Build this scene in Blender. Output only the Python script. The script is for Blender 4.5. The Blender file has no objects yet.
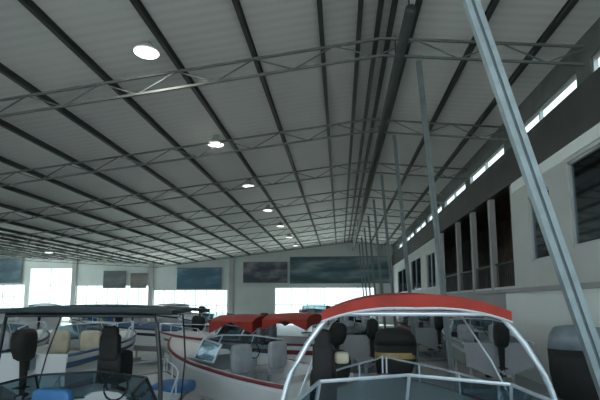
import bpy, math, random
from mathutils import Vector, Matrix
random.seed(7)
S = bpy.context.scene
COL = S.collection

# ------------------------------------------------------------- camera, sky, exposure
cam_d = bpy.data.cameras.new('camera'); cam = bpy.data.objects.new('camera', cam_d); COL.objects.link(cam)
cam.location = (0, 0, 2.6)
cam.rotation_euler = (math.radians(97), 0, math.radians(5.08))
cam_d.sensor_width = 36; cam_d.lens = 27.0; cam_d.shift_y = 47/600
cam_d.clip_start = 0.05; cam_d.clip_end = 500
S.camera = cam
W = bpy.data.worlds.new('sky'); S.world = W; W.use_nodes = True
bg = W.node_tree.nodes['Background']; bg.inputs[0].default_value = (0.78, 0.93, 1.0, 1); bg.inputs[1].default_value = 1.9
sun_d = bpy.data.lights.new('sun', 'SUN'); sun_d.energy = 18; sun_d.color = (1, .97, .9); sun_d.angle = .02
sun = bpy.data.objects.new('sun', sun_d); COL.objects.link(sun); sun.rotation_euler = (math.radians(-42), 0, math.radians(38))
S.view_settings.view_transform = 'Standard'; S.view_settings.look = 'None'
S.view_settings.exposure = 0.52; S.view_settings.gamma = 1; S.view_settings.use_curve_mapping = False

# ------------------------------------------------------------- materials
def mat(name, col, rough=0.6, metal=0.0, noise=0.0, scale=3.0, emit=0.0, bump=0.0):
    m = bpy.data.materials.new(name); m.use_nodes = True
    nt = m.node_tree; b = nt.nodes['Principled BSDF']
    b.inputs['Base Color'].default_value = (*col, 1); b.inputs['Roughness'].default_value = rough
    b.inputs['Metallic'].default_value = metal
    if noise:
        tc = nt.nodes.new('ShaderNodeTexCoord'); n = nt.nodes.new('ShaderNodeTexNoise'); n.inputs['Scale'].default_value = scale
        n.inputs['Detail'].default_value = 4
        r = nt.nodes.new('ShaderNodeValToRGB')
        r.color_ramp.elements[0].position = .3; r.color_ramp.elements[1].position = .7
        r.color_ramp.elements[0].color = (*[c*(1-noise) for c in col], 1)
        r.color_ramp.elements[1].color = (*[min(1, c*(1+noise)) for c in col], 1)
        nt.links.new(tc.outputs['Object'], n.inputs['Vector']); nt.links.new(n.outputs['Fac'], r.inputs['Fac'])
        nt.links.new(r.outputs['Color'], b.inputs['Base Color'])
        if bump:
            bp = nt.nodes.new('ShaderNodeBump'); bp.inputs['Strength'].default_value = bump
            nt.links.new(n.outputs['Fac'], bp.inputs['Height']); nt.links.new(bp.outputs['Normal'], b.inputs['Normal'])
    if emit:
        b.inputs['Emission Color'].default_value = (1, .97, .92, 1); b.inputs['Emission Strength'].default_value = emit
    return m
def glassy(name, tint=(.9, .95, .95), dark=0.1):
    m = bpy.data.materials.new(name); m.use_nodes = True; nt = m.node_tree; nt.nodes.clear()
    o = nt.nodes.new('ShaderNodeOutputMaterial'); t = nt.nodes.new('ShaderNodeBsdfTransparent'); g = nt.nodes.new('ShaderNodeBsdfGlossy')
    x = nt.nodes.new('ShaderNodeMixShader'); t.inputs[0].default_value = (*tint, 1); g.inputs['Roughness'].default_value = .05
    g.inputs[0].default_value = (.8, .85, .9, 1); x.inputs[0].default_value = dark
    nt.links.new(t.outputs[0], x.inputs[1]); nt.links.new(g.outputs[0], x.inputs[2]); nt.links.new(x.outputs[0], o.inputs[0])
    return m
def ribbed(name, col, period, axis, depth=.25, metal=0.0, rough=.6):
    m = mat(name, col, rough, metal); nt = m.node_tree; b = nt.nodes['Principled BSDF']
    tc = nt.nodes.new('ShaderNodeTexCoord'); w = nt.nodes.new('ShaderNodeTexWave'); w.bands_direction = axis
    w.inputs['Scale'].default_value = 0.314/period; w.inputs['Distortion'].default_value = 0
    n = nt.nodes.new('ShaderNodeTexNoise'); n.inputs['Scale'].default_value = .35; n.inputs['Detail'].default_value = 3
    ad = nt.nodes.new('ShaderNodeMath'); ad.operation = 'MULTIPLY_ADD'; ad.inputs[1].default_value = .35
    r = nt.nodes.new('ShaderNodeValToRGB')
    r.color_ramp.elements[0].position = .3; r.color_ramp.elements[0].color = (*[c*(1-depth) for c in col], 1)
    r.color_ramp.elements[1].position = .75; r.color_ramp.elements[1].color = (*[min(1, c*(1+depth*.4)) for c in col], 1)
    nt.links.new(tc.outputs['Object'], w.inputs['Vector']); nt.links.new(tc.outputs['Object'], n.inputs['Vector'])
    nt.links.new(w.outputs['Fac'], ad.inputs[0]); nt.links.new(n.outputs['Fac'], ad.inputs[2])
    nt.links.new(ad.outputs[0], r.inputs['Fac']); nt.links.new(r.outputs['Color'], b.inputs['Base Color'])
    bp = nt.nodes.new('ShaderNodeBump'); bp.inputs['Strength'].default_value = .3
    nt.links.new(w.outputs['Fac'], bp.inputs['Height']); nt.links.new(bp.outputs['Normal'], b.inputs['Normal'])
    return m
M = dict(
    roof=ribbed('roof_sheet', (.66, .68, .66), .33, 'Y', .10),
    purlin=mat('purlin_steel', (.035, .045, .042), .6, .2, .2, 2),
    truss=mat('truss_steel', (.12, .135, .13), .6, .1, .2, 2),
    column=mat('column_paint', (.27, .35, .38), .4, .2, .15, 4),
    columndark=mat('column_paint_dark', (.13, .16, .165), .5, .2, .2, 4),  # darker column colour, on every column but the nearest
    webdark=mat('column_web', (.10, .14, .155), .5, .2, .15, 4),
    wall=mat('wall_panel', (.50, .54, .53), .7, 0, .06, .6),
    wallwhite=mat('wall_white', (.80, .86, .85), .7, 0, .05, .5),
    wallgrey=mat('wall_grey', (.32, .33, .33), .7, 0, .08, .6),
    darkband=mat('dark_wall_band', (.055, .06, .058), .6, .1, .25, 1),  # dark grey band above the mezzanine windows
    brown=mat('brown_boarding', (.10, .065, .045), .8, 0, .4, 1.2),
    floor=mat('concrete_floor', (.42, .44, .45), .4, 0, .15, .8),
    apron=mat('outside_concrete', (.66, .66, .64), .8, 0, .1, .5),
    winframe=mat('window_frame_metal', (.45, .48, .48), .4, .4, .05, 3),
    glass=glassy('window_glass'),
    tint=glassy('tinted_windscreen', (.55, .66, .70), .14),
    gel=mat('white_gelcoat', (.68, .72, .74), .2, 0, .04, 1.5),
    gelgrey=mat('grey_gelcoat', (.30, .33, .36), .25, 0, .06, 1.5),
    gelblue=mat('blue_gelcoat', (.06, .13, .26), .25, 0, .08, 1.5),
    geldark=mat('dark_gelcoat', (.03, .045, .06), .25, 0, .1, 1.5),
    inner=mat('cockpit_liner', (.34, .38, .40), .5, 0, .1, 3),
    red=mat('red_canvas', (.27, .022, .013), .75, 0, .18, 4, bump=.15),
    maroon=mat('maroon_trim', (.17, .025, .035), .5, 0, .2, 4),
    navy=mat('navy_trim', (.03, .05, .10), .5, 0, .2, 4),
    darkcanvas=mat('dark_canvas', (.02, .035, .042), .8, 0, .25, 4, bump=.15),
    tube=mat('brushed_tube', (.62, .72, .80), .3, .45, .05, 5),
    darktube=mat('black_tube', (.02, .028, .032), .4, .2, .1, 5),
    black=mat('black_plastic', (.006, .008, .009), .75, 0, .3, 5),
    greycap=mat('grey_plastic', (.16, .20, .23), .4, 0, .2, 6),
    gold=mat('gold_decal', (.30, .22, .08), .5, .2, .2, 8),
    blueseat=mat('blue_vinyl', (.02, .13, .33), .5, 0, .15, 5),
    greyseat=mat('grey_vinyl', (.30, .33, .36), .6, 0, .15, 5),
    beige=mat('beige_vinyl', (.42, .40, .30), .6, 0, .15, 5),
    steel=mat('galvanised_steel', (.35, .38, .40), .4, .6, .15, 5),
    rubber=mat('rubber', (.02, .02, .02), .8, 0, .2, 8),
    lampbody=mat('lamp_housing', (.45, .48, .47), .4, .4, .05, 4),
    lamplens=mat('lamp_lens', (.9, .9, .88), .4, 0, 0, 1, 2.2),
    door=mat('door_black', (.014, .016, .018), .5, 0, .25, 2),
)
def banner_mat(name, a, b, c, sx, thr):
    m = mat(name, a, .6); nt = m.node_tree; bs = nt.nodes['Principled BSDF']
    tc = nt.nodes.new('ShaderNodeTexCoord'); mp = nt.nodes.new('ShaderNodeMapping'); mp.inputs['Scale'].default_value = (sx, 1, 1.1)
    n = nt.nodes.new('ShaderNodeTexNoise'); n.inputs['Scale'].default_value = .8; n.inputs['Detail'].default_value = 2
    r = nt.nodes.new('ShaderNodeValToRGB'); e = r.color_ramp.elements
    e[0].position = thr-.12; e[0].color = (*a, 1); e[1].position = thr+.12; e[1].color = (*c, 1)
    k = r.color_ramp.elements.new(thr); k.color = (*b, 1)
    nt.links.new(tc.outputs['Object'], mp.inputs[0]); nt.links.new(mp.outputs[0], n.inputs['Vector'])
    nt.links.new(n.outputs['Fac'], r.inputs['Fac']); nt.links.new(r.outputs['Color'], bs.inputs['Base Color'])
    return m

# ------------------------------------------------------------- mesh builder
class MB:
    def __init__(s): s.v = []; s.f = []
    def add(s, vs, fs):
        n = len(s.v); s.v += [tuple(v) for v in vs]; s.f += [tuple(i+n for i in f) for f in fs]; return s
    def box(s, a, b):
        x0, y0, z0 = [min(p, q) for p, q in zip(a, b)]; x1, y1, z1 = [max(p, q) for p, q in zip(a, b)]
        return s.add([(x0,y0,z0),(x1,y0,z0),(x1,y1,z0),(x0,y1,z0),(x0,y0,z1),(x1,y0,z1),(x1,y1,z1),(x0,y1,z1)],
                     [(3,2,1,0),(4,5,6,7),(0,1,5,4),(1,2,6,5),(2,3,7,6),(3,0,4,7)])
    def bar(s, p, q, w, h, up=(0,0,1)):
        p = Vector(p); q = Vector(q); d = (q-p).normalized(); u = Vector(up)
        if abs(d.dot(u)) > .98: u = Vector((0,1,0))
        r = d.cross(u).normalized(); u = r.cross(d)
        vs = [e + r*a*w/2 + u*b*h/2 for e in (p, q) for a, b in ((-1,-1),(1,-1),(1,1),(-1,1))]
        return s.add(vs, [(0,1,2,3),(7,6,5,4),(4,5,1,0),(5,6,2,1),(6,7,3,2),(7,4,0,3)])
    def tube(s, pts, r, n=8):
        pts = [Vector(p) for p in pts]; rings = []
        for i, p in enumerate(pts):
            d = (pts[min(i+1, len(pts)-1)] - pts[max(i-1, 0)]).normalized()
            u = Vector((0,0,1)) if abs(d.z) < .9 else Vector((0,1,0))
            a = d.cross(u).normalized(); b = a.cross(d)
            rr = r[i] if isinstance(r, (list, tuple)) else r
            rings.append([p + (a*math.cos(t) + b*math.sin(t))*rr for t in [2*math.pi*k/n for k in range(n)]])
        return s.rings(rings)
    def rings(s, rings, cap=True, close=True):
        n = len(rings[0]); vs = [v for r in rings for v in r]; fs = []
        for i in range(len(rings)-1):
            for k in range(n if close else n-1):
                fs.append((i*n+k, i*n+(k+1) % n, (i+1)*n+(k+1) % n, (i+1)*n+k))
        if cap: fs += [tuple(range(n))[::-1], tuple((len(rings)-1)*n+k for k in range(n))]
        return s.add(vs, fs)
    def lathe(s, prof, n=20, c=(0,0,0)):
        return s.rings([[(c[0]+r*math.cos(2*math.pi*k/n), c[1]+r*math.sin(2*math.pi*k/n), c[2]+z) for k in range(n)] for r, z in prof])
    def rbox(s, c, size, ex=.35, n=20, m=9):
        """rounded soft box (superellipsoid) for cushions and cowlings"""
        pw = lambda v: math.copysign(abs(v)**ex, v)
        R = []
        for j in range(m):
            ph = -math.pi/2 + math.pi*(j+.25)/(m-.5)
            R.append([(c[0]+size[0]/2*pw(math.cos(ph))*pw(math.cos(t)), c[1]+size[1]/2*pw(math.cos(ph))*pw(math.sin(t)), c[2]+size[2]/2*pw(math.sin(ph)))
                      for t in [2*math.pi*k/n for k in range(n)]])
        return s.rings(R)
    def build(s, name, m, parent=None, smooth=False, bevel=0, label=None):
        me = bpy.data.meshes.new(name); me.from_pydata(s.v, [], s.f); me.materials.append(m)
        if smooth:
            for p in me.polygons: p.use_smooth = True
        me.update()
        o = bpy.data.objects.new(name, me); COL.objects.link(o)
        if parent: o.parent = parent
        if bevel:
            b = o.modifiers.new('bevel', 'BEVEL'); b.width = bevel; b.segments = 2; b.limit_method = 'ANGLE'
        if label: o['label'] = label
        return o
def empty(name, loc, rz=0, label=None, cat=None, group=None):
    o = bpy.data.objects.new(name, None); COL.objects.link(o); o.location = loc; o.rotation_euler = (0, 0, rz)
    return tag(o, label, cat, group)
def tag(o, label, cat, group=None, kind=None):
    if label: o['label'] = label
    if cat: o['category'] = cat
    if group: o['group'] = group
    if kind: o['kind'] = kind
    return o
def struct(name, mb, m, parent=None, **k):
    o = mb.build(name, m, parent, **k)
    if not parent: o['kind'] = 'structure'
    return o
def sempty(name, loc=(0,0,0)):
    o = empty(name, loc); o['kind'] = 'structure'; return o

# ------------------------------------------------------------- building shell
YF, YB, XR, XL = 55.0, -4.0, 6.4, -45.5
RX, RZ, VX, VZ = 1.2, 9.75, -21.0, 7.09
def under(x):      # level of the purlins' underside
    if x > RX: return RZ - .10*(x-RX)
    if x > VX: return RZ - .12*(RX-x)
    return VZ + .058*(VX-x)
struct('floor', MB().box((XL-.3, YB-1, -.2), (11, YF+.3, 0)), M['floor'])
struct('ground', MB().box((-140, -80, -.4), (90, 160, -.22)), M['apron'])
rf = MB()
prof = [(XL-.4, 0), (VX, 0), (RX, 0), (XR+.35, 0)]
top = [(x, YB-.6, under(x)+.30) for x, _ in prof]; 
ringa = [(x, YB-.6, under(x)+.30) for x, _ in prof] + [(x, YB-.6, under(x)+.45) for x, _ in reversed(prof)]
ringb = [(x, YF+.6, z) for x, _, z in ringa]
rf.rings([ringa, ringb]); struct('ceiling', rf, M['roof'])
PX = [-.42, -2.34, -4.49] + [-6.66-2.22*k for k in range(0, 17)] + [.58, 1.08, 1.42, 1.99, 3.74, 5.45]
n = 1
for x in sorted(PX):
    m_ = MB(); z = under(x)
    sl = .10 if x > RX else (-.12 if x > VX else .058)
    m_.box((x-.06, YB, z+.12), (x+.06, YF, z+.15)); m_.box((x-.02, YB, z+.15), (x+.02, YF, z+.31)); m_.box((x-.06, YB, z+.27), (x+.06, YF, z+.31))
    struct(f'trim_{n}', m_, M['purlin']); n += 1

def wall_x(y0, y1, x0, x1, z0, z1, holes):     # a wall across, holes = (xa, xb, za, zb) sorted
    m_ = MB(); cur = x0
    for xa, xb, za, zb in sorted(holes):
        if xa > cur: m_.box((cur, y0, z0), (xa, y1, z1))
        m_.box((xa, y0, z0), (xb, y1, za)); m_.box((xa, y0, zb), (xb, y1, z1)); cur = xb
    m_.box((cur, y0, z0), (x1, y1, z1)); return m_
def wall_y(x0, x1, y0, y1, z0, z1, holes, gap=0):
    m_ = MB(); cur = y0
    for ya, yb, za, zb in sorted(holes):
        if ya > cur: m_.box((x0, cur, z0), (x1, ya, z1))
        m_.box((x0, ya, z0), (x1, yb, za)); 
        if zb < z1: m_.box((x0, ya, zb), (x1, yb, z1))
        cur = yb
    m_.box((x0, cur, z0), (x1, y1, z1)); return m_
FH = [(-45.2, -40.6, .3, 4.9), (-40.1, -34.3, .3, 7.0), (-33.6, -24.0, .3, 4.75), (-23.4, -13.9, .3, 4.15), (-8.0, 4.15, .3, 4.4)]
struct('wall_back', wall_x(YF, YF+.25, XL, XR+4, 0, 6.95, FH[:0] + [h for h in FH if h[3] < 6.9]) if False else MB(), M['wall']) if False else None
wb = wall_x(YF, YF+.25, XL, XR+.2, 0, 7.02, FH)
ga = [(XL, YF, 7.02), (XR+.2, YF, 7.02), (XR+.2, YF, under(XR)+.3), (RX, YF, RZ+.3), (VX, YF, VZ+.3), (XL, YF, under(XL)+.3)]
wb.rings([ga, [(x, y+.25, z) for x, y, z in ga]])
struct('wall_back', wb, M['wall'])
wi = 1
def window(axis, fixed, a0, a1, z0, z1, nmul, depth=.12, glass='glass', rows=1):
    global wi
    f = MB(); t = .07
    def bx(p0, p1, q0, q1):
        if axis == 'x': f.box((p0, fixed-depth/2, q0), (p1, fixed+depth/2, q1))
        else: f.box((fixed-depth/2, p0, q0), (fixed+depth/2, p1, q1))
    bx(a0, a1, z0, z0+t); bx(a0, a1, z1-t, z1); bx(a0, a0+t, z0, z1); bx(a1-t, a1, z0, z1)
    for k in range(1, nmul): c = a0+(a1-a0)*k/nmul; bx(c-t/2, c+t/2, z0, z1)
    for k in range(1, rows): c = z0+(z1-z0)*k/rows; bx(a0, a1, c-t/2, c+t/2)
    o = struct(f'window_{wi}', f, M['winframe']); wi += 1
    g = MB()
    if axis == 'x': g.box((a0+.02, fixed-.01, z0+.02), (a1-.02, fixed+.01, z1-.02))
    else: g.box((fixed-.01, a0+.02, z0+.02), (fixed+.01, a1-.02, z1-.02))
    g.build('window_pane', M[glass], o)
for h, nm, rw in zip(FH, (3, 2, 7, 7, 6), (3, 3, 2, 2, 2)): window('x', YF+.12, *h, nm, rows=rw)
# wall pilasters and beam on the far wall
nt_ = 30
for x in (-45.0, -33.9, -23.7, -13.4, 4.9):
    struct(f'trim_{nt_}', MB().box((x-.28, YF-.25, 0), (x+.28, YF, under(x)+.2)), M['wallgrey']); nt_ += 1
# left wall, out of view; its tall windows are added to let light in
LH = [(y, y+5.0, .4, 7.4) for y in range(-2, 50, 6)]
struct('wall_left', wall_y(XL, XL+.25, YB, YF, 0, under(XL)+.3, LH), M['wall'])
for h in LH: window('y', XL+.12, *h, 3, rows=2)
# unseen end behind the camera; hangar doorways added to let daylight in
struct('wall_front', wall_x(YB-.25, YB, XL, XR+.2, 0, 7.0, [(-36, -26, 0, 4.6), (-9, 5.6, 0, 5.0)]), M['wall'])
# right side: mezzanine with rooms
RH = [(-3, 4.6, 4.05, 6.55), (8.0, 12.95, 4.1, 6.5), (14.1, 15.65, 3.95, 6.15), (17.2, 29.0, 3.2, 7.0), (31, 34, 3.6, 6.1), (36.5, 41.5, 3.6, 6.3), (44, 51, 3.6, 6.0)]
struct('wall_right', wall_y(XR, XR+.2, YB, YF, 3.1, 6.95, [h if h[3] < 6.9 else (h[0], h[1], h[2], 6.95) for h in RH]), M['wall'])
struct('wall_right_lower', MB().box((XR, YB, 0), (XR+.2, 18.2, 2.95)), M['wallwhite'])
lo = wall_y(XR, XR+.2, 18.2, YF, 0, 2.95, [(21, 23.5, 0, 2.5), (27, 31, 0, 2.5), (37, 41, 0, 2.5)])
struct('wall_right_far', lo, M['wallgrey'])
struct('trim_40', MB().box((XR-.12, YB, 2.95), (XR+.2, YF, 3.1)), M['wallgrey'])
struct('trim_41', MB().box((XR-.10, YB, 6.95), (XR+.2, YF, 8.25)), M['darkband'])
struct('trim_42', MB().box((XR-.06, YB, 6.60), (XR, 16.9, 6.95)), M['wallwhite'])
struct('trim_43', wall_y(XR, XR+.2, YB, YF, 8.25, under(XR)+.3, [(y+.35, y+5.1, 8.3, 8.78) for y in [-4.6+5.45*k for k in range(0, 10)]]), M['truss'])
for k in range(10): window('y', XR+.1, -4.6+5.45*k+.35, -4.6+5.45*k+5.1, 8.3, 8.78, 2)
struct('ceiling_mezzanine', MB().box((XR+.2, YB, 7.9), (11, YF, 8.1)), M['brown'])
struct('floor_mezzanine', MB().box((XR+.2, YB, 2.95), (11, YF, 3.1)), M['brown'])
struct('wall_mezzanine', MB().box((10.8, YB, 0), (11, YF, 7.9)), M['brown'])
struct('wall_mezzanine_end', MB().box((XR+.2, YF-.2, 0), (10.8, YF, 7.9)).box((XR+.2, YB, 0), (10.8, YB+.2, 7.9)), M['brown'])
for h in RH:
    if h[3] < 6.9: window('y', XR+.1, *h, 2 if h[1]-h[0] > 2.5 else 1, glass='tint')
for k, y in enumerate((19.6, 22.3, 25.1)):
    struct(f'trim_{50+k}', MB().box((XR-.02, y-.14, 3.1), (XR+.2, y+.14, 6.95)), M['wallgrey'])
# balustrade in the open gallery
rl = MB(); rl.bar((XR+.1, 17, 4.15), (XR+.1, 29, 4.15), .06, .06)
for k in range(60): rl.bar((XR+.1, 17.1+k*.2, 3.1), (XR+.1, 17.1+k*.2, 4.13), .02, .02)
tag(rl.build('gallery_railing', M['darktube']), 'dark metal railing along the brown open gallery', 'railing')
for k, (y0, y1, c) in enumerate(((21, 23.5, 'door'), (27, 31, 'door'), (37, 41, 'door'))):
    o = struct(f'door_{k+1}', MB().box((XR+.06, y0, 0), (XR+.14, y1, 2.5)).box((XR+.02, (y0+y1)/2-.03, 0), (XR+.06, (y0+y1)/2+.03, 2.5)), M[c])
    MB().bar((XR-.02, (y0+y1)/2-.2, 1.0), (XR-.02, (y0+y1)/2-.2, 1.3), .03, .03).build('door_handle', M['steel'], o)

# ------------------------------------------------------------- roof trusses
ords = ['nearest', 'second', 'third', 'fourth', 'fifth', 'sixth', 'seventh', 'eighth', 'ninth']
for k in range(9):
    y = 6.1 + 5.45*k
    t = empty('roof_truss', (0, y, 0), 0, f'slim grey steel lattice truss across the hall, {ords[k]} from the camera', 'truss', 'roof trusses')
    xs = [XL+.3, VX, RX, XR-.05]
    top_ = MB(); bot = MB(); web = MB()
    for a, b in zip(xs, xs[1:]):
        top_.bar((a, 0, under(a)-.06), (b, 0, under(b)-.06), .06, .06)
        bot.bar((a, 0, under(a)-.55), (b, 0, under(b)-.55), .06, .06)
    top_.build('top_chord', M['truss'], t); bot.build('bottom_chord', M['truss'], t)
    x = XL+.3; up = True
    while x < XR-.6:
        x2 = x+1.1
        web.bar((x, 0, under(x)-(.55 if up else .06)), (x2, 0, under(x2)-(.06 if up else .55)), .032, .032); up = not up; x = x2
    web.build('webbing', M['truss'], t)
# ------------------------------------------------------------- steel columns
def column(y, xb, xt, w, label, cm='column'):
    t = empty('steel_column', (xb, y, 0), 0, label, 'column', 'raking steel columns')
    zt = under(xt)-.66; d = xt-xb
    L = lambda f: (d*f, 0, zt*f)
    for s in (-1, 1):
        MB().bar((s*w/2, 0, .02), (d+s*w/2, 0, zt), w*.62, w*.9, up=(0, 1, 0)).build('flange', M[cm], t)
    MB().bar((0, 0, .02), (d, 0, zt), w*.5, w*.35, up=(0, 1, 0)).build('web', M['webdark'], t)
    MB().box((-w*1.3, -w*1.3, 0), (w*1.3, w*1.3, .03)).build('base_plate', M['webdark'], t)
cn = ['steel column in the row nearest the camera, leaning, beside the black motor with grey cap', 'slender steel column just beyond the nearest leaning one', 'third steel column from the camera under the roof ridge',
      'fourth steel column from the camera under the roof ridge', 'fifth steel column from the camera under the roof ridge', 'sixth steel column from the camera under the roof ridge',
      'seventh steel column from the camera under the roof ridge', 'eighth steel column from the camera under the roof ridge', 'ninth and farthest steel column under the roof ridge']
column(6.1, 3.69, 1.30, .12, cn[0])
for k in range(1, 9): column(6.1+5.45*k, 2.75, 2.15, .085, cn[k], 'columndark')
# service duct under the ridge
dz = under(1.9)-.95
dc = empty('air_duct', (1.55, 0, 0), 0, 'dark round air duct running under the roof ridge', 'duct')
MB().tube([(0, 9, 8.75), (0, 54, 8.75)], .12, 14).build('duct_pipe', M['purlin'], dc, smooth=True)
for k in range(9): MB().bar((0, 6.1+5.45*k if k else 9.2, 8.8), (0, 6.1+5.45*k if k else 9.2, RZ+.0), .03, .03).build('hanger', M['purlin'], dc)

# ------------------------------------------------------------- pendant lamps
def lamp(x, y, z, label, power=True):
    t = empty('pendant_lamp', (x, y, z), 0, label, 'lamp', 'high bay pendant lamps')
    MB().lathe([(.05, .52), (.11, .50), (.12, .30), (.10, .26)], 16).build('ballast_housing', M['lampbody'], t, smooth=True)
    MB().lathe([(.09, .27), (.16, .24), (.27, .12), (.34, .0), (.335, -.005), (.26, .11), (.15, .22), (.07, .25)], 24).build('reflector', M['lampbody'], t, smooth=True)
    MB().lathe([(.02, .0), (.31, .01), (.325, .03), (.02, .04)], 24).build('lens', M['lamplens'], t)
    MB().bar((0, 0, .5), (0, 0, under(x)-z+.29), .02, .02).build('suspension_rod', M['purlin'], t)
    if power:
        l = bpy.data.lights.new('lamp_light', 'AREA'); l.shape = 'DISK'; l.size = .6; l.energy = 60; l.color = (1, .95, .86)
        lo = bpy.data.objects.new('lamp_light', l); COL.objects.link(lo); lo.location = (0, 0, -.03); lo.parent = t
for k, o_ in enumerate(['nearest and largest of the bright row', 'second of the bright row', 'third of the bright row', 'fourth of the bright row', 'fifth of the bright row', 'sixth of the bright row', 'farthest of the bright row']):
    lamp(-4.95, 10.6+6.6*k, 9.02-.1*min(k, 1), 'round pendant lamp below the ribbed roof, ' + o_, k < 4)
for k, o_ in enumerate(['nearest of the dim far row', 'middle of the dim far row', 'farthest of the dim far row']):
    lamp(-24.6+.1*k, 27+8.8*k, 6.75, 'small pendant lamp below the valley of the roof, ' + o_, False)

# ------------------------------------------------------------- banners on the far wall
def banner(x0, x1, z0, z1, m, label, fr='truss'):
    t = empty('wall_banner', ((x0+x1)/2, YF-.32, z0), 0, label, 'banner', 'banners on the far wall')
    w = (x1-x0)/2; h = z1-z0
    MB().box((-w, -.01, 0), (w, .02, h)).build('printed_sheet', m, t)
    for q in (0, h): MB().bar((-w, 0, q), (w, 0, q), .09, .09).build('batten', M[fr], t)
    for s in (-.8, .8): MB().bar((w*s, .02, h*.9), (w*s, .33, h*.9), .06, .06).build('bracket', M[fr], t)
T1, T2, T3 = (.025, .065, .085), (.08, .13, .15), (.20, .25, .27)
banner(-6.1, 6.0, 4.9, 8.1, banner_mat('teal_print', T1, T2, T3, .25, .52), 'widest dark teal banner high on the far wall')
banner(-11.9, -6.4, 5.0, 7.5, banner_mat('navy_pink_print', (.03, .04, .06), (.12, .13, .16), (.28, .23, .26), .5, .55), 'dark banner with pale upper strip, beside the widest teal banner')
banner(-20.3, -14.6, 4.25, 6.85, banner_mat('blue_print', (.03, .09, .14), (.05, .13, .19), (.16, .26, .32), .35, .56), 'mid blue banner between two wall pilasters')
banner(-29.9, -26.9, 4.4, 6.5, banner_mat('charcoal_print', (.07, .08, .085), (.10, .11, .11), (.16, .17, .17), .5, .55), 'small charcoal banner beside the tall bright window')
banner(-45.0+.4, -41.0, 5.1, 8.2, banner_mat('slate_blue_print', (.05, .09, .12), (.08, .13, .17), (.15, .2, .24), .5, .55), 'slate blue banner beyond the tall bright window')
banner(-26.3, -24.2, 4.4, 6.2, banner_mat('brown_print', (.13, .12, .11), (.18, .16, .15), (.24, .22, .21), .5, .55), 'small brown banner, next to the charcoal one')

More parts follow.
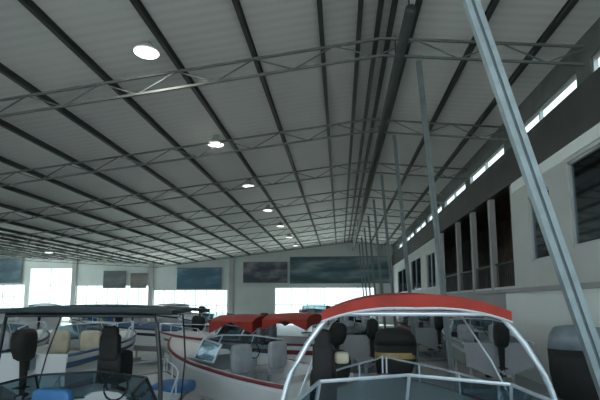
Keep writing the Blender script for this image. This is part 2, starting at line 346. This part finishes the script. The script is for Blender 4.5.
# ------------------------------------------------------------- boats
def hull_sections(L, B, zk, zg, sheer, n=18):
    out = []
    for i in range(n+1):
        t = i/n
        w = B/2*(1 if t < .45 else max(.02, (1-((t-.45)/.55)**2.3)))*(0.93+.07*min(1, t/.3))
        k = zk + (zg-zk)*.75*max(0, (t-.6)/.4)**2
        g = zg + sheer*t**1.6
        c = k + (g-k)*.33
        out.append((t*L, w, k, c, g))
    return out
def boat(name, loc, rz, L, B, zk, zg, sheer, label, group, hullm='gel', stripe='navy', deck='gel', screen=True, seat='greyseat',
         motor=True, arch=None, canopy=None, rail=True, cover=None, scr='tube', stripeband=True, helm=(), canopies=(), seats=None, drop=0, pad=None):
    t = empty(name, loc, rz, label, 'boat', group)
    sec = hull_sections(L, B, zk, zg, sheer)
    H = MB(); rings = []
    zf = zk+(zg-zk)*.38
    for y, w, k, c, g in sec:
        iw = max(.008, w-.10); fl = max(zf, k+.06) if w > .2 else g-.05
        fl = min(fl, g-.04); fw = max(.006, w-.18)
        rings.append([(0, y, k), (w*.86, y, c), (w, y, g-.12), (w, y, g), (iw, y, g), (fw, y, fl), (0, y, fl),
                      (-fw, y, fl), (-iw, y, g), (-w, y, g), (-w, y, g-.12), (-w*.86, y, c)])
    H.rings(rings); H.build('hull', M[hullm], t)
    # transom board
    y, w, k, c, g = sec[0]
    MB().add([(-w*.96, -.02, c), (w*.96, -.02, c), (w*.98, -.02, g), (-w*.98, -.02, g), (-w*.96, .10, c), (w*.96, .10, c), (w*.98, .10, g), (-w*.98, .10, g)],
             [(0,1,2,3),(7,6,5,4),(4,5,1,0),(5,6,2,1),(6,7,3,2),(7,4,0,3)]).build('transom', M[hullm], t)
    # rub rail
    MB().tube([(w+.005, y, g-.02) for y, w, k, c, g in sec] + [(-w-.005, y, g-.02) for y, w, k, c, g in reversed(sec)], .035, 6).build('rub_rail', M[stripe], t, smooth=True)
    st = MB()
    for s in ((-1, 1) if stripeband else ()):
        A = []
        for y, w, k, c, g in sec[:-1]:
            ww = w+.012; a = g-.17; b = a-.13*(1-.5*y/L)
            f = lambda z: s*(ww if z > g-.12 else w*.86+(w-w*.86)*(z-c)/max(.01, (g-.12-c))+.012)
            A.append([(f(a), y, a), (f(b), y, b), (f(b)-s*.02, y, b), (f(a)-s*.02, y, a)])
        st.rings(A)
    if stripeband: st.build('hull_stripe', M[stripe], t)
    # foredeck
    D = MB(); A = []
    for y, w, k, c, g in sec:
        if y >= L*.58: A.append([(-w+.01, y, g), (-w*.5, y, g+.06*w), (0, y, g+.10*w), (w*.5, y, g+.06*w), (w-.01, y, g), (w-.01, y, g-.03), (0, y, g-.03), (-w+.01, y, g-.03)])
    D.rings(A); D.build('foredeck', M[deck], t)
    gy = lambda yy: min(sec, key=lambda q: abs(q[0]-yy))
    if screen:
        q = gy(L*.56); w = q[1]-.12; g = q[4]; y0 = L*.56; F = MB(); G = MB(); hh = .42
        pts = [(-w, y0-.75, g), (-w*.85, y0+.1, g), (0, y0+.42, g+.04), (w*.85, y0+.1, g), (w, y0-.75, g)]
        tp = [(-w+.04, y0-.95, g+hh*.85), (-w*.78, y0-.15, g+hh), (0, y0+.12, g+hh+.03), (w*.78, y0-.15, g+hh), (w-.04, y0-.95, g+hh*.85)]
        F.tube(tp, .018, 6); F.tube(pts, .016, 6)
        for a, b in zip(pts, tp): F.bar(a, b, .03, .03)
        fr = F.build('windscreen', M[scr], t)
        for i in range(4):
            g_ = MB(); e = Vector((0, .006, 0))
            vs = [Vector(v) for v in (pts[i], pts[i+1], tp[i+1], tp[i])]
            g_.add([v-e for v in vs]+[v+e for v in vs], [(0,1,2,3),(7,6,5,4),(0,4,5,1),(1,5,6,2),(2,6,7,3),(3,7,4,0)])
            g_.build('windscreen_pane', M['tint'], fr)
    for x in (seats or (-B*.24, B*.24)):
        y0 = L*.38
        se = MB().rbox((x, y0, zf+.42), (.52, .5, .16)).build('seat', M[seat], t, smooth=True)
        MB().rbox((x, y0-.24, zf+.74-drop/2), (.50, .14, .58-drop)).build('seat_back', M[seat], se, smooth=True)
        MB().lathe([(.18, 0), (.05, .04), (.05, .30), (.16, .36)], 12, (x, y0, zf)).build('pedestal', M['steel'], se)
    MB().rbox((0, .45, zf+.25), (B-.7, .5, .42), .2).build('rear_bench', M[seat], t, smooth=True)
    wv = MB()
    R = [Vector((B*.24+.17*math.cos(a), L*.38+.52+.05*math.sin(a), zf+.78+.17*math.sin(a))) for a in [2*math.pi*k/14 for k in range(15)]]
    wv.tube(R, .014, 6); wv.bar((B*.24, L*.38+.52, zf+.78), (B*.24, L*.38+.75, zf+.7), .04, .04)
    co = MB().box((B*.24-.28, L*.38+.68, zf), (B*.24+.28, L*.38+.95, min(zf+.85, zg+.1))).build('steering_console', M['inner'], t, bevel=.03)
    wv.build('steering_wheel', M['black'], co)
    if rail:
        for s in (-1, 1):
            P = [(s*max(.03, w-.1), y, g+.26) for y, w, k, c, g in sec if y > L*.62]
            R_ = MB().tube([(P[0][0], P[0][1]-.25, P[0][2]-.26)] + P, .014, 6)
            for p in P[::2]: R_.bar((p[0], p[1], p[2]-.27), p, .02, .02)
            R_.build('bow_rail', M['tube'], t)
    if motor: outboard_parts(t, (0, -.28, zg-.05), .75, 'greycap' if motor == 'grey' else 'black', parent_part=True)
    if arch:
        am, ya, w0, w1, h, r = arch    # material, y, half width at the foot, half width at the top, top height above the floor, tube radius
        for dy, nm in ((0, 'tower_arch'),):
            g = zg+.02; A = []
            for s in (-1, 1):
                side = []
                for k in range(9):
                    u = k/8; side.append((s*(w0+(w1-w0)*u**2.1), ya, g+(h-g)*u))
                A.append(side)
            P = A[0] + A[1][::-1]
            MB().tube(P, r, 8).build(nm, M[am], t, smooth=True)
            for s in (-1, 1): MB().tube([(s*w0*.97, ya+.8, g-.01), (s*(w0*.5+w1*.5), ya+1.0, (g+h)/2), (s*w1*.95, ya+1.15, h-.03)], r*.4, 6).build('tower_strut', M[am], t, smooth=True)
    if pad: MB().rbox(pad[0], pad[1], .4).build('sun_pad', M['blueseat'], t, smooth=True)
    for hx, hy, hz, pm, hs in helm:     # tall pedestal helm chairs
        hc = MB().rbox((hx, hy, hz-.62), (.44*hs, .46, .50), .3).build('helm_chair', M['black'], t, smooth=True)
        MB().rbox((hx, hy-.18, hz-.30), (.34*hs, .14, .42), .35).build('chair_back', M['black'], hc, smooth=True)
        MB().rbox((hx, hy-.19, hz-.08), (.27*hs, .12, .22), .5).build('headrest', M['black'], hc, smooth=True)
        MB().lathe([(.2, 0), (.06, .05), (.06, hz-.8-zf), (.14, hz-.75-zf)], 14, (hx, hy, zf)).build('pedestal', M['black'], hc)
        if pm: MB().rbox((hx+.19, hy-.1, hz-.26), (.15, .1, .12), .5).build('side_cushion', M[pm], hc, smooth=True)
    for cn_ in (canopies or ([canopy] if canopy else [])):
        cm, y0, y1, hw, z, rise, pipe = cn_[:7]; dr = cn_[7] if len(cn_) > 7 else .055
        n = 20; A = []
        for k in range(n+1):
            u = -1+2*k/n; x = u*hw; zz = z+rise*(1-abs(u)**2.4)
            A.append([(x, y0, zz-dr-.03*(1-abs(u))), (x, y0, zz), (x, (y0+y1)/2, zz+.03*(1-u*u)), (x, y1, zz), (x, y1, zz-dr), (x, (y0+y1)/2, zz-.02)])
        c = MB().rings(A).build('canopy', M[cm], t, smooth=False)
        MB().tube([(q[0][0], q[0][1]-.008, q[0][2]+.005) for q in A], .012, 6).build('canopy_piping', M[pipe], c)
    if cover:
        A = []
        for y, w, k, c, g in sec:
            if y < L*.60: A.append([(-w-.01, y, g+.01), (-w*.55, y, g+.14), (0, y, g+.20), (w*.55, y, g+.14), (w+.01, y, g+.01), (w, y, g-.015), (0, y, g+.14), (-w, y, g-.015)])
        MB().rings(A).build('cockpit_cover', M[cover], t)
    # cradle that carries the boat: a thing of its own
    cr = empty('boat_cradle', loc, rz, 'steel cradle under the ' + ' '.join(label.split()[:12]), 'boat cradle', 'boat cradles')
    f = MB()
    for yy in (L*.15, L*.55):
        f.bar((-B*.42, yy, .06), (B*.42, yy, .06), .12, .12)
        for s in (-1, 1): f.bar((s*B*.30, yy, .06), (s*B*.30, yy, zk+(zg-zk)*.33*.70-.03), .07, .07)
        f.bar((0, yy, .06), (0, yy, zk-.045), .08, .08)
    f.bar((0, L*.15, .06), (0, L*.55, .06), .1, .1)
    f.build('frame', M['steel'], cr)
    for yy in (L*.15, L*.55):
        MB().box((-.16, yy-.12, zk-.045), (.16, yy+.12, zk-.002)).build('pad', M['rubber'], cr)
    return t
def outboard_parts(t, at, s, capm, parent_part=False, stripe=None, face=1):
    x, y, z = at
    C = MB(); R = []
    for zz, lx, ly, oy in ((-.42, .13, .16, .0), (-.34, .20, .27, -.02), (-.10, .235, .34, -.05), (.18, .235, .36, -.06), (.34, .215, .33, -.05), (.43, .15, .24, -.02), (.455, .06, .1, 0)):
        R.append([(x+s*lx*math.copysign(abs(math.cos(a))**.6, math.cos(a)), y+s*(oy+ly*math.copysign(abs(math.sin(a))**.6, math.sin(a))), z+s*(zz+.35)) for a in [2*math.pi*k/20 for k in range(20)]])
    root = t
    if parent_part:
        root = C.rings(R).build('outboard_motor', M[capm], t, smooth=True)
    else:
        C.rings(R[:4]).build('cowling', M['black'], t, smooth=True)
        C2 = MB().rings([[(p[0], p[1], p[2]) for p in r] for r in R[3:]]); C2.build('cowling_top', M[capm], t, smooth=True)
    L_ = MB().tube([(x, y, z-.05*s), (x, y, z-.75*s), (x, y-.02, z-1.0*s)], [.12*s, .085*s, .06*s], 10)
    L_.build('leg', M['black'], root, smooth=True)
    g = MB().tube([(x, y+.28*s, z-1.02*s), (x, y+.15*s, z-1.02*s), (x, y-.22*s, z-1.02*s)], [.015*s, .075*s, .06*s], 10)
    g.box((x-.012, y-.1*s, z-1.28*s), (x+.012, y+.1*s, z-1.02*s)); g.box((x-.13*s, y-.25*s, z-.80*s), (x+.13*s, y+.12*s, z-.775*s))
    g.build('gearcase', M['black'], root)
    p = MB()
    for k in range(3):
        a = k*2.094; ca, sa = math.cos(a), math.sin(a)
        pts = [(x+ca*.04*s-sa*.03*s, y-.27*s, z-1.02*s+sa*.04*s+ca*.03*s), (x+ca*.2*s-sa*.06*s, y-.25*s, z-1.02*s+sa*.2*s+ca*.06*s), (x+ca*.2*s+sa*.06*s, y-.3*s, z-1.02*s+sa*.2*s-ca*.06*s), (x+ca*.04*s+sa*.03*s, y-.3*s, z-1.02*s+sa*.04*s-ca*.03*s)]
        p.add(pts+[(a_, b_-.012, c_) for a_, b_, c_ in pts], [(0,1,2,3),(7,6,5,4),(0,4,5,1),(1,5,6,2),(2,6,7,3),(3,7,4,0)])
    p.build('propeller', M['steel'], root)
    MB().box((x-.1*s, y+.12*s, z-.35*s), (x+.1*s, y+.38*s, z-.05*s)).build('mounting_bracket', M['greycap'], root)
    if stripe:
        A = [[(v[0]*1+(v[0]-x)*.02, v[1]+(v[1]-y)*.02, v[2]+dz) for v in R[2]] for dz in (.06*s, .16*s)]
        MB().rings(A, cap=False).build('decal_band', M[stripe], root)
def motor_stand(x, y, rz, s, z, capm, stripe, label, slabel):
    t = empty('outboard_motor', (x, y, 0), rz, label, 'outboard motor', 'display outboard motors')
    outboard_parts(t, (0, 0, z), s, capm, stripe=stripe)
    st = empty('motor_stand', (x, y, 0), rz, slabel, 'stand', 'motor stands')
    yy = .30*s
    f = MB(); f.box((-.14*s, yy+.10*s, 0.35), (.14*s, yy+.18*s, z-.05*s))
    for q in (-1, 1):
        f.bar((q*.35*s, -.5*s, .05), (q*.35*s, yy+.5*s, .05), .07, .07); f.bar((q*.12*s, yy+.14*s, .4), (q*.35*s, yy+.14*s, .05), .06, .06)
        f.bar((q*.12*s, yy+.14*s, .75), (q*.35*s, -.3*s, .06), .05, .05)
    f.bar((-.35*s, yy+.3*s, .05), (.35*s, yy+.3*s, .05), .07, .07)
    f.build('frame', M['steel'], st)
    w_ = MB()
    for q in (-1, 1): w_.box((q*.35*s-.03, -.5*s-.03, 0), (q*.35*s+.03, -.5*s+.05, .05))
    w_.build('foot', M['rubber'], st)

# boat A: red canopy on white curved tower, closest to the camera
boat('motorboat', (.66, 1.1, 0), 0, 6.0, 2.5, .50, 1.40, .12, 'white motorboat nearest the camera, with wide red canopy on pale curved tower', 'boats on show',
     stripe='maroon', seat='greyseat', arch=('tube', 3.1, 1.22, .74, 2.50, .026), canopy=('red', 3.02, 4.5, .83, 2.52, .15, 'tube', .10), rail=True,
     helm=((-.84, 3.7, 2.30, 'beige', .62),))
boat('motorboat', (-3.75, 3.4, 0), math.radians(-2), 5.7, 2.5, .45, 1.05, .15, 'grey motorboat with flat dark canopy, black helm chair and blue seats', 'boats on show',
     hullm='gelgrey', stripe='navy', seat='blueseat', seats=(.22,), drop=.14, pad=((.72, 4.35, 1.14), (.62, .9, .2)), scr='darktube', arch=('darktube', 2.7, 1.24, 1.12, 2.42, .032),
     canopy=('darkcanvas', 2.6, 4.2, 1.40, 2.49, .05, 'darktube', .06), helm=((.02, 3.7, 2.2, None, .95),))
boat('motorboat', (-.35, 8.4, 0), math.radians(53), 4.95, 2.1, .45, 1.22, .50, 'white motorboat with thin maroon gunwale line, bow pointing to the windows', 'boats on show',
     hullm='gel', stripe='maroon', stripeband=False, rail=False)
boat('motorboat', (-.4, 13.6, 0), math.radians(80), 5.6, 2.4, .45, 1.45, .2, 'white motorboat with two low red canopies beyond the maroon-lined boat', 'boats on show',
     stripe='maroon', canopies=(('red', .35, 1.65, 1.1, 2.12, .14, 'tube', .30), ('red', 1.95, 3.3, 1.1, 2.04, .16, 'tube', .34)), arch=('tube', 3.2, 1.0, .9, 1.95, .025))
motor_stand(1.05, 9.6, math.radians(90), 1.2, 1.10, 'black', 'gold', 'black outboard motor with gold band under the red canopy', 'steel stand carrying the gold-banded motor')
motor_stand(3.85, 7.9, math.radians(60), 1.4, 1.10, 'greycap', None, 'large black outboard motor with grey cap by the white wall', 'steel stand carrying the grey-capped motor')
# rows of boats towards the far wall
BG = [  # x, y, heading, length, hull, stripe, seat, canopy, cover, label
 (-8.3, 8.6, 12, 5.2, 'gel', 'navy', 'greyseat', None, None, 'white motorboat with navy stripe just beyond the dark-canopied boat'),
 (-6.55, 9.3, 0, 4.6, 'gel', 'gelblue', 'beige', None, None, 'white motorboat with slate blue stripe and beige seats behind the black helm chair'),
 (-6.2, 18.6, 75, 6.0, 'gel', 'geldark', 'greyseat', None, 'gelblue', 'white motorboat with dark stripe and slate blue cockpit cover'),
 (-11.4, 10.6, 5, 5.6, 'gelgrey', 'tube', 'beige', None, None, 'grey motorboat with silver stripe and beige seats'),
 (-14.0, 13.0, 20, 6.0, 'gel', 'tube', 'greyseat', 'white', None, 'white motorboat with silver stripe under a white canopy'),
 (-12.5, 24.5, 50, 6.2, 'gel', 'navy', 'blueseat', None, None, 'white motorboat with navy stripe and blue seats, second row'),
 (-20.5, 16.5, -10, 6.4, 'gelblue', 'gel', 'greyseat', None, None, 'blue motorboat with white stripe'),
 (-19.5, 28.0, 30, 7.0, 'gel', 'maroon', 'greyseat', 'white', None, 'white motorboat with maroon stripe under a white canopy'),
 (-26.0, 24.0, 10, 7.0, 'gel', 'navy', 'beige', 'white', None, 'white motorboat with navy stripe, beige seats and white canopy'),
 (-4.2, 23.5, 60, 6.4, 'gelgrey', 'navy', 'blueseat', None, None, 'grey motorboat with navy stripe and blue seats, second row'),
 (1.0, 15.6, 8, 5.6, 'gelgrey', 'navy', 'greyseat', None, 'geldark', 'grey motorboat with black cockpit cover'),
 (4.3, 13.0, -3, 5.4, 'gelgrey', 'tube', 'greyseat', None, None, 'grey motorboat with silver stripe between steel columns and white wall'),
 (.6, 22.6, -5, 6.6, 'geldark', 'tube', 'greyseat', None, None, 'dark-hulled motorboat with silver stripe'),
 (4.2, 20.4, 5, 6.0, 'gelgrey', 'maroon', 'greyseat', None, None, 'grey motorboat with maroon stripe along the side wall'),
 (-9.5, 30.0, 50, 7.0, 'gel', 'geldark', 'greyseat', 'white', None, 'white motorboat with black stripe and white canopy, third row'),
 (-28.0, 35.0, 20, 8.0, 'gel', 'maroon', 'greyseat', None, 'gelblue', 'white motorboat with maroon stripe and blue cockpit cover, far row'),
 (-18.0, 38.0, 35, 8.0, 'gel', 'navy', 'greyseat', None, 'geldark', 'white motorboat with navy stripe and black cockpit cover, far row'),
 (-1.0, 34.5, 15, 8.0, 'gel', 'maroon', 'beige', None, None, 'white motorboat with maroon stripe and beige seats, far row'),
 (-36.0, 30.0, -20, 8.0, 'gelgrey', 'geldark', 'greyseat', None, None, 'grey motorboat with black stripe, far row'),
]
for x, y, a, L, hm, st_, se_, cn_, cv, lb in BG:
    B = L*.36
    boat('motorboat', (x, y, 0), math.radians(a), L, B, .5, 1.5 if L < 7 else 1.8, .25, lb, 'boats on show', hullm=hm, stripe=st_, seat=se_, screen=cv is None, cover=cv,
         arch=('tube', L*.42, B*.42, B*.36, 2.35, .04) if cn_ else None,
         canopy=({'white': 'gel', 'dark': 'darkcanvas'}[cn_], L*.38, L*.62, B*.40, 2.4, .1, 'tube') if cn_ else None)
